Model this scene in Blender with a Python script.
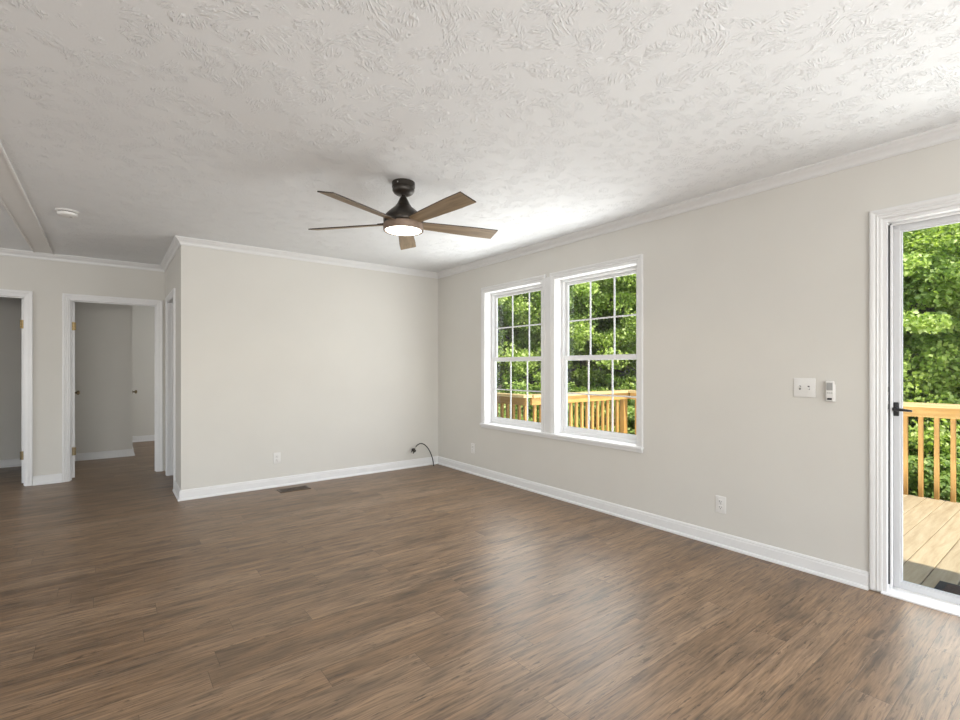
import bpy, bmesh, math, random
import numpy as np
from mathutils import Vector, Matrix

for o in list(bpy.data.objects):
    bpy.data.objects.remove(o)
S = bpy.context.scene
COL = S.collection

# ------------------------------------------------------------------ camera
cam_d = bpy.data.cameras.new('camera')
cam_d.sensor_width = 36.0
cam_d.lens = 482.3 / 960 * 36.0
cam_d.shift_y = 7.3 / 960
cam_d.clip_start = 0.02
cam = bpy.data.objects.new('camera', cam_d)
COL.objects.link(cam)
cam.location = (0, 0, 1.235)
cam.rotation_euler = (math.pi / 2, 0, -math.atan(371 / 482.3))
S.camera = cam

# ------------------------------------------------------------------ light and exposure
S.view_settings.view_transform = 'Standard'
S.view_settings.look = 'None'
S.view_settings.gamma = 1.0
S.view_settings.use_curve_mapping = False
S.view_settings.exposure = 0.0

SUN_DIR = Vector((-0.13, -0.60, 0.78)).normalized()      # towards the sun
world = bpy.data.worlds.new('sky')
S.world = world
world.use_nodes = True
wn = world.node_tree
wn.nodes.clear()
w_out = wn.nodes.new('ShaderNodeOutputWorld')
w_bg = wn.nodes.new('ShaderNodeBackground')
w_sky = wn.nodes.new('ShaderNodeTexSky')
w_sky.sky_type = 'NISHITA'
w_sky.sun_disc = False
w_sky.sun_elevation = math.asin(SUN_DIR.z)
w_sky.sun_rotation = math.atan2(SUN_DIR.x, SUN_DIR.y)
w_bg.inputs['Strength'].default_value = 0.32
wn.links.new(w_sky.outputs[0], w_bg.inputs['Color'])
wn.links.new(w_bg.outputs[0], w_out.inputs['Surface'])


def light(name, kind, loc, direction, energy, color=(1, 1, 1), size=None):
    d = bpy.data.lights.new(name, kind)
    d.energy = energy
    d.color = color
    if size:
        d.shape = 'RECTANGLE'
        d.size, d.size_y = size
    o = bpy.data.objects.new(name, d)
    COL.objects.link(o)
    o.location = loc
    o.rotation_euler = Vector(direction).to_track_quat('-Z', 'Y').to_euler()
    return o


sun = light('sun', 'SUN', (0, 0, 12), -SUN_DIR, 8.5, (1.0, 0.94, 0.84))
sun.data.angle = math.radians(0.6)
# added area lamp above the deck, boosting the daylight it throws up indoors
DAY = (0.975, 0.985, 0.99)
light('deck_fill', 'AREA', (5.1, 1.9, -0.03), (0, 0, 1), 230, (0.96, 0.99, 1.0), (2.3, 5.2))
# added area lamps boosting daylight at the two windows and the glass door
light('window_fill', 'AREA', (3.425, 3.816, 1.34), (-1, 0, 0), 15, DAY, (0.80, 1.38))
light('window_fill', 'AREA', (3.425, 2.744, 1.34), (-1, 0, 0), 15, DAY, (0.80, 1.38))
light('door_fill', 'AREA', (3.425, 0.29, 0.66), (-1, 0, 0), 10, DAY, (0.76, 1.20))
# added fill lamps, standing in for daylight at window openings out of view
light('rear_fill', 'AREA', (-0.6, -3.45, 1.35), (0, 1, 0.45), 235, DAY, (5.0, 1.9))
light('left_fill', 'AREA', (-4.45, -1.2, 1.35), (1, 0.1, 0.3), 50, DAY, (3.0, 1.5))
light('left_fill', 'AREA', (-4.45, 5.2, 1.35), (1, 0, 0.2), 40, DAY, (1.5, 1.4))
light('right_fill', 'AREA', (3.28, -2.1, 1.35), (-1, 0.2, 0.45), 95, DAY, (1.9, 1.5))
light('bedroom_fill', 'AREA', (3.2, 9.0, 1.35), (-1, 0.5, 0), 40, DAY, (0.9, 1.4))


# ------------------------------------------------------------------ node helpers
class NT:
    def __init__(self, name):
        self.m = bpy.data.materials.new(name)
        self.m.use_nodes = True
        self.t = self.m.node_tree
        self.t.nodes.clear()
        self.out = self.t.nodes.new('ShaderNodeOutputMaterial')

    def n(self, kind, **kw):
        nd = self.t.nodes.new('ShaderNode' + kind)
        ins = kw.pop('ins', {})
        for k, v in kw.items():
            setattr(nd, k, v)
        for k, v in ins.items():
            if isinstance(v, bpy.types.NodeSocket):
                self.t.links.new(v, nd.inputs[k])
            else:
                nd.inputs[k].default_value = v
        return nd

    def math(self, op, a, b=None, c=None, clamp=False):
        nd = self.t.nodes.new('ShaderNodeMath')
        nd.operation = op
        nd.use_clamp = clamp
        for i, v in enumerate((a, b, c)):
            if v is None:
                continue
            if isinstance(v, bpy.types.NodeSocket):
                self.t.links.new(v, nd.inputs[i])
            else:
                nd.inputs[i].default_value = v
        return nd.outputs[0]

    def ramp(self, fac, stops, interp='LINEAR'):
        nd = self.t.nodes.new('ShaderNodeValToRGB')
        cr = nd.color_ramp
        cr.interpolation = interp
        while len(cr.elements) < len(stops):
            cr.elements.new(0.5)
        for e, (p, c) in zip(cr.elements, stops):
            e.position = p
            e.color = (*c, 1) if len(c) == 3 else c
        self.t.links.new(fac, nd.inputs[0])
        return nd.outputs[0]

    def mix(self, fac, a, b, blend='MIX'):
        nd = self.t.nodes.new('ShaderNodeMix')
        nd.data_type = 'RGBA'
        nd.blend_type = blend
        for s, v in (('Factor', fac), ('A', a), ('B', b)):
            sock = [i for i in nd.inputs if i.name == s and (i.type == 'VALUE' if s == 'Factor' else i.type == 'RGBA')][0]
            if isinstance(v, bpy.types.NodeSocket):
                self.t.links.new(v, sock)
            else:
                sock.default_value = v if s == 'Factor' else (*v, 1)
        return [o for o in nd.outputs if o.type == 'RGBA'][0]

    def principled(self, color, rough=0.5, metallic=0.0, normal=None, spec=0.5, **kw):
        p = self.n('BsdfPrincipled')
        for s, v in (('Base Color', color), ('Roughness', rough), ('Metallic', metallic), ('Specular IOR Level', spec)):
            if isinstance(v, bpy.types.NodeSocket):
                self.t.links.new(v, p.inputs[s])
            else:
                p.inputs[s].default_value = (*v, 1) if s == 'Base Color' else v
        if normal is not None:
            self.t.links.new(normal, p.inputs['Normal'])
        for k, v in kw.items():
            p.inputs[k].default_value = v
        return p

    def done(self, shader):
        self.t.links.new(shader.outputs[0], self.out.inputs['Surface'])
        return self.m


def plain(name, color, rough=0.5, metallic=0.0, spec=0.5, var=0.04, scale=14.0, bump=0.0):
    t = NT(name)
    tc = t.n('TexCoord')
    nz = t.n('TexNoise', ins={'Vector': tc.outputs['Object'], 'Scale': scale, 'Detail': 3.0})
    c0 = tuple(max(0, c * (1 - var)) for c in color)
    c1 = tuple(min(1, c * (1 + var)) for c in color)
    col = t.ramp(nz.outputs[0], [(0.3, c0), (0.7, c1)])
    nrm = None
    if bump:
        nz2 = t.n('TexNoise', ins={'Vector': tc.outputs['Object'], 'Scale': 260.0, 'Detail': 2.0})
        nrm = t.n('Bump', ins={'Height': nz2.outputs[0], 'Strength': bump, 'Distance': 0.002}).outputs[0]
    return t.done(t.principled(col, rough, metallic, nrm, spec))


def mat_floor():
    t = NT('vinyl_plank')
    tc = t.n('TexCoord')
    sep = t.n('SeparateXYZ', ins={0: tc.outputs['Object']})
    x, y = sep.outputs[0], sep.outputs[1]
    PW, PL = 0.135, 1.22
    ry = t.math('DIVIDE', t.math('SUBTRACT', y, 0.88 - 40 * PW), PW)
    row = t.math('FLOOR', ry)
    fy = t.math('FRACT', ry)
    wn1 = t.n('TexWhiteNoise', noise_dimensions='1D', ins={'W': row})
    rx = t.math('ADD', t.math('DIVIDE', x, PL), t.math('MULTIPLY', wn1.outputs[0], 7.0))
    rx = t.math('ADD', rx, 30.0)
    colm = t.math('FLOOR', rx)
    fx = t.math('FRACT', rx)
    idv = t.n('CombineXYZ', ins={0: row, 1: colm, 2: 0.37})
    wn2 = t.n('TexWhiteNoise', noise_dimensions='3D', ins={'Vector': idv.outputs[0]})
    rnd = wn2.outputs[0]
    # seams
    dy = t.math('MULTIPLY', t.math('MINIMUM', fy, t.math('SUBTRACT', 1.0, fy)), PW)
    dx = t.math('MULTIPLY', t.math('MINIMUM', fx, t.math('SUBTRACT', 1.0, fx)), PL)
    d = t.math('MINIMUM', dx, dy)
    seam = t.n('MapRange', interpolation_type='SMOOTHSTEP', ins={'Value': d, 'From Min': 0.0004, 'From Max': 0.0018}).outputs[0]
    # grain, shifted per plank
    off = t.n('VectorMath', operation='SCALE', ins={0: wn2.outputs[1], 'Scale': 37.0})
    co = t.n('VectorMath', operation='ADD', ins={0: tc.outputs['Object'], 1: off.outputs[0]})
    warp = t.n('TexNoise', ins={'Vector': co.outputs[0], 'Scale': 3.2, 'Detail': 2.0})
    wv = t.n('VectorMath', operation='MULTIPLY', ins={0: t.n('VectorMath', operation='SUBTRACT', ins={0: warp.outputs[1], 1: (.5, .5, .5)}).outputs[0], 1: (0.0, 0.022, 0.0)})
    co2 = t.n('VectorMath', operation='ADD', ins={0: co.outputs[0], 1: wv.outputs[0]})
    m1 = t.n('Mapping', ins={'Vector': co2.outputs[0], 'Scale': (3.0, 36.0, 1.0)})
    g1 = t.n('TexNoise', ins={'Vector': m1.outputs[0], 'Scale': 1.0, 'Detail': 5.0, 'Roughness': 0.62})
    m2 = t.n('Mapping', ins={'Vector': co2.outputs[0], 'Scale': (7.0, 130.0, 1.0)})
    g2 = t.n('TexNoise', ins={'Vector': m2.outputs[0], 'Scale': 1.0, 'Detail': 3.0, 'Roughness': 0.6})
    m3 = t.n('Mapping', ins={'Vector': co2.outputs[0], 'Scale': (2.6, 12.0, 1.0)})
    g3 = t.n('TexNoise', ins={'Vector': m3.outputs[0], 'Scale': 1.0, 'Detail': 3.0, 'Roughness': 0.55})
    base = t.ramp(rnd, [(0.0, (0.208, 0.130, 0.073)), (0.35, (0.230, 0.146, 0.084)), (0.7, (0.246, 0.159, 0.094)), (1.0, (0.266, 0.177, 0.109))])
    k1 = t.ramp(g1.outputs[0], [(0.28, (0.52,) * 3), (0.45, (0.86,) * 3), (0.60, (1.06,) * 3), (0.78, (1.26,) * 3)])
    c = t.mix(1.0, base, k1, 'MULTIPLY')
    k2 = t.ramp(g2.outputs[0], [(0.36, (0.62,) * 3), (0.46, (0.94,) * 3), (0.56, (1.06,) * 3), (0.66, (1.24,) * 3)])
    c = t.mix(1.0, c, k2, 'MULTIPLY')
    k3 = t.ramp(g3.outputs[0], [(0.28, (0.56, 0.57, 0.60)), (0.45, (0.92, 0.92, 0.92)), (0.6, (1.05, 1.04, 1.03)), (0.75, (1.20, 1.18, 1.16))])
    c = t.mix(1.0, c, k3, 'MULTIPLY')
    # knots and cracks
    m4 = t.n('Mapping', ins={'Vector': co2.outputs[0], 'Scale': (2.6, 13.0, 1.0)})
    vor = t.n('TexVoronoi', ins={'Vector': m4.outputs[0], 'Scale': 1.0, 'Randomness': 1.0})
    kn = t.n('MapRange', interpolation_type='SMOOTHSTEP', ins={'Value': vor.outputs['Distance'], 'From Min': 0.05, 'From Max': 0.30})
    ringn = t.math('SINE', t.math('MULTIPLY', vor.outputs['Distance'], 55.0))
    knot = t.math('MULTIPLY', t.math('SUBTRACT', 1.0, kn.outputs[0]), t.math('GREATER_THAN', t.n('SeparateColor', ins={0: vor.outputs['Color']}).outputs[0], 0.74))
    knot = t.math('MULTIPLY', knot, t.math('ADD', 0.86, t.math('MULTIPLY', ringn, 0.14)))
    c = t.mix(t.math('MULTIPLY', knot, 0.62), c, (0.050, 0.032, 0.022))
    m5 = t.n('Mapping', ins={'Vector': co2.outputs[0], 'Scale': (8.0, 52.0, 1.0)})
    cr = t.n('TexNoise', ins={'Vector': m5.outputs[0], 'Scale': 1.0, 'Detail': 4.0, 'Roughness': 0.7})
    crk = t.n('MapRange', interpolation_type='SMOOTHSTEP', ins={'Value': cr.outputs[0], 'From Min': 0.59, 'From Max': 0.66})
    c = t.mix(t.math('MULTIPLY', crk.outputs[0], 0.70), c, (0.048, 0.031, 0.021))
    c = t.mix(t.math('ADD', 0.35, t.math('MULTIPLY', seam, 0.65)), (0.060, 0.040, 0.027), c)
    rough = t.math('ADD', 0.30, t.math('MULTIPLY', g1.outputs[0], 0.16))
    h = t.math('ADD', t.math('MULTIPLY', g2.outputs[0], 0.35), t.math('MULTIPLY', seam, 0.8))
    bmp = t.n('Bump', ins={'Height': h, 'Strength': 0.35, 'Distance': 0.0012})
    return t.done(t.principled(c, rough, 0.0, bmp.outputs[0], 0.5))


def mat_ceiling():
    t = NT('stomped_ceiling_paint')
    tc = t.n('TexCoord')
    hs = []
    for i, (sc, wsc) in enumerate(((9.0, 125.0), (12.5, 150.0))):
        co = t.n('Mapping', ins={'Vector': tc.outputs['Object'], 'Location': (3.7 * i, 1.9 * i, 0), 'Scale': (1, 1, 0)})
        nz = t.n('TexNoise', ins={'Vector': co.outputs[0], 'Scale': 3.0, 'Detail': 1.0})
        cw = t.n('VectorMath', operation='ADD', ins={0: co.outputs[0], 1: t.n('VectorMath', operation='SCALE', ins={0: nz.outputs[1], 'Scale': 0.05}).outputs[0]})
        vor = t.n('TexVoronoi', voronoi_dimensions='2D', ins={'Vector': cw.outputs[0], 'Scale': sc, 'Randomness': 1.0})
        loc = t.n('VectorMath', operation='SUBTRACT', ins={0: cw.outputs[0], 1: t.n('VectorMath', operation='SCALE', ins={0: vor.outputs['Position'], 'Scale': 1.0}).outputs[0]})
        cc = t.n('SeparateColor', ins={0: vor.outputs['Color']})
        ang = t.math('MULTIPLY', cc.outputs[0], 6.2832)
        rot = t.n('VectorRotate', rotation_type='Z_AXIS', ins={'Vector': loc.outputs[0], 'Angle': ang})
        sp = t.n('SeparateXYZ', ins={0: rot.outputs[0]})
        bend = t.math('MULTIPLY', t.math('MULTIPLY', sp.outputs[0], sp.outputs[1]), 4.0)
        lv = t.n('CombineXYZ', ins={0: t.math('MULTIPLY', t.math('ADD', sp.outputs[0], bend), wsc), 1: t.math('MULTIPLY', sp.outputs[1], wsc * .30), 2: t.math('MULTIPLY', cc.outputs[2], 50.0)})
        st = t.n('TexNoise', ins={'Vector': lv.outputs[0], 'Scale': 1.0, 'Detail': 1.0, 'Roughness': 0.4})
        wv = t.n('MapRange', interpolation_type='SMOOTHSTEP', ins={'Value': st.outputs[0], 'From Min': 0.49, 'From Max': 0.59}).outputs[0]
        mask = t.n('MapRange', interpolation_type='SMOOTHSTEP', ins={'Value': vor.outputs['Distance'], 'From Min': 0.58, 'From Max': 0.25})
        n3 = t.n('TexNoise', ins={'Vector': co.outputs[0], 'Scale': 9.0, 'Detail': 2.0})
        brk = t.n('MapRange', interpolation_type='SMOOTHSTEP', ins={'Value': n3.outputs[0], 'From Min': 0.36, 'From Max': 0.50})
        on = t.math('GREATER_THAN', cc.outputs[1], 0.30)
        hs.append(t.math('MULTIPLY', t.math('MULTIPLY', wv, on), t.math('MULTIPLY', mask.outputs[0], brk.outputs[0])))
    h = t.math('MAXIMUM', hs[0], hs[1])
    fine = t.n('TexNoise', ins={'Vector': tc.outputs['Object'], 'Scale': 70.0, 'Detail': 3.0})
    h = t.math('ADD', h, t.math('MULTIPLY', fine.outputs[0], 0.12))
    bmp = t.n('Bump', ins={'Height': h, 'Strength': 0.80, 'Distance': 0.0046})
    big = t.n('TexNoise', ins={'Vector': tc.outputs['Object'], 'Scale': 1.2, 'Detail': 2.0})
    col = t.ramp(big.outputs[0], [(0.3, (0.785, 0.80, 0.81)), (0.7, (0.81, 0.825, 0.835))])
    return t.done(t.principled(col, 0.85, 0.0, bmp.outputs[0], 0.25))


def mat_wood(name, stops, along=0, scale=1.0, rough=0.6, island=False, bump=0.15):
    t = NT(name)
    tc = t.n('TexCoord')
    geo = t.n('NewGeometry')
    sc = [34.0, 34.0, 34.0]
    sc[along] = 2.4
    off = t.n('VectorMath', operation='SCALE', ins={0: (13.1, 7.7, 3.3)})
    if island:
        t.t.links.new(t.math('MULTIPLY', geo.outputs['Random Per Island'], 9.0), off.inputs['Scale'])
    co = t.n('VectorMath', operation='ADD', ins={0: tc.outputs['Object'], 1: off.outputs[0]})
    wp = t.n('TexNoise', ins={'Vector': co.outputs[0], 'Scale': 2.6, 'Detail': 2.0})
    amp = [0.06, 0.06, 0.06]
    amp[along] = 0.0
    wv = t.n('VectorMath', operation='MULTIPLY', ins={0: t.n('VectorMath', operation='SUBTRACT', ins={0: wp.outputs[1], 1: (.5, .5, .5)}).outputs[0], 1: amp})
    co2 = t.n('VectorMath', operation='ADD', ins={0: co.outputs[0], 1: wv.outputs[0]})
    mp = t.n('Mapping', ins={'Vector': co2.outputs[0], 'Scale': [s * scale for s in sc]})
    nz = t.n('TexNoise', ins={'Vector': mp.outputs[0], 'Scale': 1.0, 'Detail': 5.0, 'Roughness': 0.6})
    c = t.ramp(nz.outputs[0], stops)
    if island:
        k = t.ramp(geo.outputs['Random Per Island'], [(0.0, (0.86, 0.86, 0.84)), (1.0, (1.10, 1.09, 1.06))])
        c = t.mix(1.0, c, k, 'MULTIPLY')
    b = t.n('Bump', ins={'Height': nz.outputs[0], 'Strength': bump, 'Distance': 0.002})
    return t.done(t.principled(c, rough, 0.0, b.outputs[0], 0.4))


def mat_glass():
    t = NT('window_glass')
    fr = t.n('Fresnel', ins={'IOR': 1.45})
    geo = t.n('NewGeometry')
    front = t.math('MULTIPLY', fr.outputs[0], t.math('SUBTRACT', 1.0, geo.outputs['Backfacing']))
    tr = t.n('BsdfTransparent', ins={'Color': (0.97, 0.985, 0.975, 1)})
    gl = t.n('BsdfGlossy', ins={'Color': (1, 1, 1, 1), 'Roughness': 0.01})
    mx = t.n('MixShader', ins={0: front, 1: tr.outputs[0], 2: gl.outputs[0]})
    return t.done(mx)


def mat_leaf(name, cols, trans=0.35):
    t = NT(name)
    geo = t.n('NewGeometry')
    c = t.ramp(geo.outputs['Random Per Island'], cols)
    p = t.principled(c, 0.45, 0.0, None, 0.35)
    tl = t.n('BsdfTranslucent')
    tcol = t.mix(1.0, c, (1.25, 1.35, 0.55), 'MULTIPLY')
    t.t.links.new(tcol, tl.inputs['Color'])
    mx = t.n('MixShader', ins={0: trans, 1: p.outputs[0], 2: tl.outputs[0]})
    return t.done(mx)


def mat_emit(name, color, strength):
    t = NT(name)
    tc = t.n('TexCoord')
    nz = t.n('TexNoise', ins={'Vector': tc.outputs['Object'], 'Scale': 3.0})
    c = t.ramp(nz.outputs[0], [(0.0, color), (1.0, tuple(v * 0.98 for v in color))])
    e = t.n('Emission', ins={'Color': c, 'Strength': strength})
    return t.done(e)


M = {}
M['wall'] = plain('greige_wall_paint', (0.622, 0.606, 0.566), 0.6, spec=0.3, var=0.012, scale=3.0, bump=0.05)
M['trim'] = plain('white_trim_paint', (0.74, 0.74, 0.74), 0.32, spec=0.5, var=0.012)
M['casing'] = plain('dim_trim_paint', (0.69, 0.69, 0.685), 0.35, spec=0.5, var=0.012)  # same white trim paint, darkened: dimmer light put into the colour
M['aluminium'] = plain('white_aluminium', (0.62, 0.625, 0.635), 0.5, spec=0.5, var=0.01)
M['vinyl'] = plain('white_window_vinyl', (0.74, 0.74, 0.74), 0.35, spec=0.5, var=0.01)
M['ceiling'] = mat_ceiling()
M['strip'] = plain('ceiling_strip_paint', (0.77, 0.765, 0.75), 0.7, spec=0.3, var=0.01)
M['floor'] = mat_floor()
M['glass'] = mat_glass()
M['brass'] = plain('aged_brass', (0.24, 0.175, 0.085), 0.38, 0.9, var=0.15, scale=60)
M['dark_brass'] = plain('dark_brass', (0.20, 0.155, 0.09), 0.42, 0.85, var=0.15, scale=60)
M['steel'] = plain('brushed_steel', (0.55, 0.54, 0.52), 0.35, 0.95, var=0.05)
M['bronze'] = plain('oil_rubbed_bronze', (0.040, 0.034, 0.028), 0.36, 0.55, var=0.12, scale=40)
M['bronze_band'] = plain('brown_bronze_band', (0.21, 0.15, 0.11), 0.5, 0.3, var=0.10, scale=40)
M['black'] = plain('black_plastic', (0.018, 0.018, 0.019), 0.45, var=0.1)
M['dark_gap'] = plain('dark_rubber', (0.05, 0.05, 0.05), 0.7, var=0.1)
M['white_plastic'] = plain('white_plastic', (0.70, 0.69, 0.67), 0.35, var=0.01)
M['grey_plastic'] = plain('grey_plastic', (0.33, 0.33, 0.32), 0.4, var=0.02)
M['slot'] = plain('slot_shadow_plastic', (0.10, 0.095, 0.09), 0.6, var=0.05)
M['vent_brown'] = plain('brown_vent_enamel', (0.115, 0.085, 0.058), 0.45, 0.3, var=0.1)
M['vent_dark'] = plain('duct_dark', (0.020, 0.018, 0.016), 0.8, var=0.1)
M['blade'] = mat_wood('walnut_blade', [(0.25, (0.185, 0.130, 0.078)), (0.5, (0.280, 0.205, 0.126)), (0.75, (0.380, 0.290, 0.185))], 0, 1.0, 0.5)
M['blade_edge'] = plain('dark_blade_edge', (0.045, 0.032, 0.024), 0.5, var=0.1)
M['lens'] = mat_emit('lit_frosted_lens', (1.0, 0.93, 0.80), 5.0)
M['rail_x'] = mat_wood('rail_lumber_along_x', [(0.25, (0.27, 0.145, 0.040)), (0.5, (0.36, 0.205, 0.060)), (0.75, (0.44, 0.275, 0.095))], 0, 1.0, 0.65, True)  # orange of the shaded rails reused, grain along x
M['lumber_x'] = mat_wood('treated_lumber_along_x', [(0.25, (0.29, 0.215, 0.135)), (0.5, (0.375, 0.295, 0.195)), (0.75, (0.45, 0.365, 0.255))], 0, 1.0, 0.65, True)
M['lumber_y'] = mat_wood('shaded_lumber_along_y', [(0.25, (0.27, 0.145, 0.040)), (0.5, (0.36, 0.205, 0.060)), (0.75, (0.44, 0.275, 0.095))], 1, 1.0, 0.65, True)  # lumber tinted orange: shade and warm deck bounce put into the colour
M['lumber_z'] = mat_wood('shaded_lumber_upright', [(0.25, (0.27, 0.138, 0.036)), (0.5, (0.35, 0.190, 0.052)), (0.75, (0.43, 0.255, 0.082))], 2, 1.0, 0.65, True)  # uprights carry the same orange of shade and deck bounce
M['cap_x'] = mat_wood('sunlit_lumber_along_x', [(0.25, (0.34, 0.235, 0.105)), (0.5, (0.45, 0.335, 0.165)), (0.75, (0.53, 0.42, 0.235))], 0, 1.0, 0.65, True)  # railing lumber paled: sun on the cap put into the colour
M['cap_y'] = mat_wood('sunlit_lumber_along_y', [(0.25, (0.34, 0.235, 0.105)), (0.5, (0.45, 0.335, 0.165)), (0.75, (0.53, 0.42, 0.235))], 1, 1.0, 0.65, True)  # same sun-paled colour, grain along y
M['siding'] = plain('vinyl_siding', (0.62, 0.63, 0.63), 0.5, var=0.02)
M['roofing'] = plain('roof_shingle', (0.12, 0.115, 0.11), 0.9, var=0.2)
M['ground'] = plain('leaf_litter_ground', (0.135, 0.105, 0.062), 0.95, var=0.45, scale=5.0, bump=0.5)
M['bark'] = plain('grey_bark', (0.13, 0.115, 0.098), 0.9, var=0.3, scale=16.0, bump=0.6)
M['mat_brown'] = plain('brown_coir', (0.060, 0.038, 0.028), 0.95, var=0.35, scale=60.0, bump=0.8)
M['mat_edge'] = plain('black_mat_rubber', (0.022, 0.021, 0.022), 0.75, var=0.2)
LEAF = [
    mat_leaf('bright_leaf', [(0.0, (0.180, 0.260, 0.040)), (0.5, (0.340, 0.450, 0.090)), (0.85, (0.520, 0.610, 0.190)), (1.0, (0.700, 0.760, 0.380))], 0.45),
    mat_leaf('mid_leaf', [(0.0, (0.145, 0.225, 0.040)), (0.5, (0.270, 0.385, 0.085)), (0.9, (0.440, 0.540, 0.170)), (1.0, (0.600, 0.670, 0.300))], 0.45),
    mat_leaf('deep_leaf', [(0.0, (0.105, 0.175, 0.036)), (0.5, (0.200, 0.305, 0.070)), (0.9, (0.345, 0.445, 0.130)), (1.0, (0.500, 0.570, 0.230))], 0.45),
]


# ------------------------------------------------------------------ mesh helpers
class MB:
    """collects shapes into ONE mesh"""

    def __init__(self):
        self.bm = bmesh.new()
        self.mi = 0

    def _merge(self, tmp, mtx=None):
        if mtx is not None:
            tmp.transform(mtx)
        for f in tmp.faces:
            f.material_index = self.mi
        me = bpy.data.meshes.new('tmp')
        tmp.to_mesh(me)
        tmp.free()
        self.bm.from_mesh(me)
        bpy.data.meshes.remove(me)

    def box(self, a, b, bev=0.0, seg=2, mtx=None):
        t = bmesh.new()
        lo = [min(p, q) for p, q in zip(a, b)]
        hi = [max(p, q) for p, q in zip(a, b)]
        bmesh.ops.create_cube(t, size=1.0)
        for v in t.verts:
            v.co = Vector([l + (c + 0.5) * (h - l) for l, h, c in zip(lo, hi, v.co)])
        if bev:
            bmesh.ops.bevel(t, geom=list(t.edges), offset=bev, segments=seg, profile=0.5, affect='EDGES')
        self._merge(t, mtx)
        return self

    def lathe(self, prof, seg=40, center=(0, 0, 0), axis='Z', mtx=None):
        t = bmesh.new()
        rings = []
        for r, z in prof:
            if r < 1e-6:
                rings.append([t.verts.new((0, 0, z))])
            else:
                rings.append([t.verts.new((r * math.cos(2 * math.pi * i / seg), r * math.sin(2 * math.pi * i / seg), z)) for i in range(seg)])
        for A, B in zip(rings, rings[1:]):
            for i in range(seg):
                j = (i + 1) % seg
                if len(A) == 1 and len(B) == 1:
                    continue
                if len(A) == 1:
                    t.faces.new((A[0], B[i], B[j]))
                elif len(B) == 1:
                    t.faces.new((A[i], B[0], A[j]))
                else:
                    t.faces.new((A[i], B[i], B[j], A[j]))
        bmesh.ops.recalc_face_normals(t, faces=list(t.faces))
        m = Matrix.Translation(center)
        if axis == 'X':
            m = m @ Matrix.Rotation(math.pi / 2, 4, 'Y')
        if axis == 'Y':
            m = m @ Matrix.Rotation(-math.pi / 2, 4, 'X')
        if mtx is not None:
            m = mtx @ m
        self._merge(t, m)
        return self

    def tube(self, pts, rad, seg=12):
        t = bmesh.new()
        pts = [Vector(p) for p in pts]
        rads = rad if isinstance(rad, (list, tuple)) else [rad] * len(pts)
        prev = None
        up = Vector((0.31, 0.17, 0.93))
        for i, p in enumerate(pts):
            d = (pts[min(i + 1, len(pts) - 1)] - pts[max(i - 1, 0)]).normalized()
            u = d.cross(up)
            if u.length < 1e-3:
                u = d.cross(Vector((1, 0, 0)))
            u.normalize()
            w = d.cross(u)
            ring = [t.verts.new(p + (u * math.cos(2 * math.pi * k / seg) + w * math.sin(2 * math.pi * k / seg)) * rads[i]) for k in range(seg)]
            if prev:
                for k in range(seg):
                    t.faces.new((prev[k], prev[(k + 1) % seg], ring[(k + 1) % seg], ring[k]))
            else:
                t.faces.new(ring[::-1])
            prev = ring
        t.faces.new(prev)
        bmesh.ops.recalc_face_normals(t, faces=list(t.faces))
        self._merge(t)
        return self

    def loft(self, loops, closed_profile=True, caps=True, mtx=None, cyclic=False):
        """loops: a list of equal-length point loops"""
        t = bmesh.new()
        L = [[t.verts.new(p) for p in lp] for lp in loops]
        n = len(L[0])
        pairs = list(zip(L, L[1:]))
        if cyclic:
            pairs.append((L[-1], L[0]))
        for A, B in pairs:
            for k in range(n if closed_profile else n - 1):
                t.faces.new((A[k], A[(k + 1) % n], B[(k + 1) % n], B[k]))
        if caps and not cyclic:
            t.faces.new(L[0][::-1])
            t.faces.new(L[-1])
        bmesh.ops.recalc_face_normals(t, faces=list(t.faces))
        self._merge(t, mtx)
        return self

    def build(self, name, mats, parent=None, smooth=False, loc=None, rot=None):
        me = bpy.data.meshes.new(name)
        self.bm.to_mesh(me)
        self.bm.free()
        for m in (mats if isinstance(mats, (list, tuple)) else [mats]):
            me.materials.append(m)
        if smooth:
            for p in me.polygons:
                p.use_smooth = True
            try:
                me.set_sharp_from_angle(angle=math.radians(35))
            except Exception:
                pass
        o = bpy.data.objects.new(name, me)
        COL.objects.link(o)
        if parent is not None:
            o.parent = parent
        if loc is not None:
            o.location = loc
        if rot is not None:
            o.rotation_euler = rot
        return o


def empty(name, loc=(0, 0, 0), rz=0.0):
    o = bpy.data.objects.new(name, None)
    COL.objects.link(o)
    o.location = loc
    o.rotation_euler = (0, 0, rz)
    o.empty_display_size = 0.1
    return o


def struct(o):
    o['kind'] = 'structure'
    return o


def tag(o, label, cat, group=None):
    o['label'] = label
    o['category'] = cat
    if group:
        o['group'] = group
    return o


def wall_boxes(mb, axis, p0, p1, a0, a1, z0, z1, holes):
    """slab between p0..p1 (thickness) running a0..a1, with rectangular holes (b0,b1,h0,h1)"""
    As = sorted({a0, a1, *[h[0] for h in holes], *[h[1] for h in holes]})
    Zs = sorted({z0, z1, *[h[2] for h in holes], *[h[3] for h in holes]})
    for i in range(len(As) - 1):
        run = None
        for j in range(len(Zs) - 1):
            ca, cz = (As[i] + As[i + 1]) / 2, (Zs[j] + Zs[j + 1]) / 2
            solid = not any(h[0] < ca < h[1] and h[2] < cz < h[3] for h in holes)
            if solid:
                run = [Zs[j] if run is None else run[0], Zs[j + 1]]
            if (not solid or j == len(Zs) - 2) and run:
                if axis == 'X':
                    mb.box((p0, As[i], run[0]), (p1, As[i + 1], run[1]))
                else:
                    mb.box((As[i], p0, run[0]), (As[i + 1], p1, run[1]))
                run = None
    return mb


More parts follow.
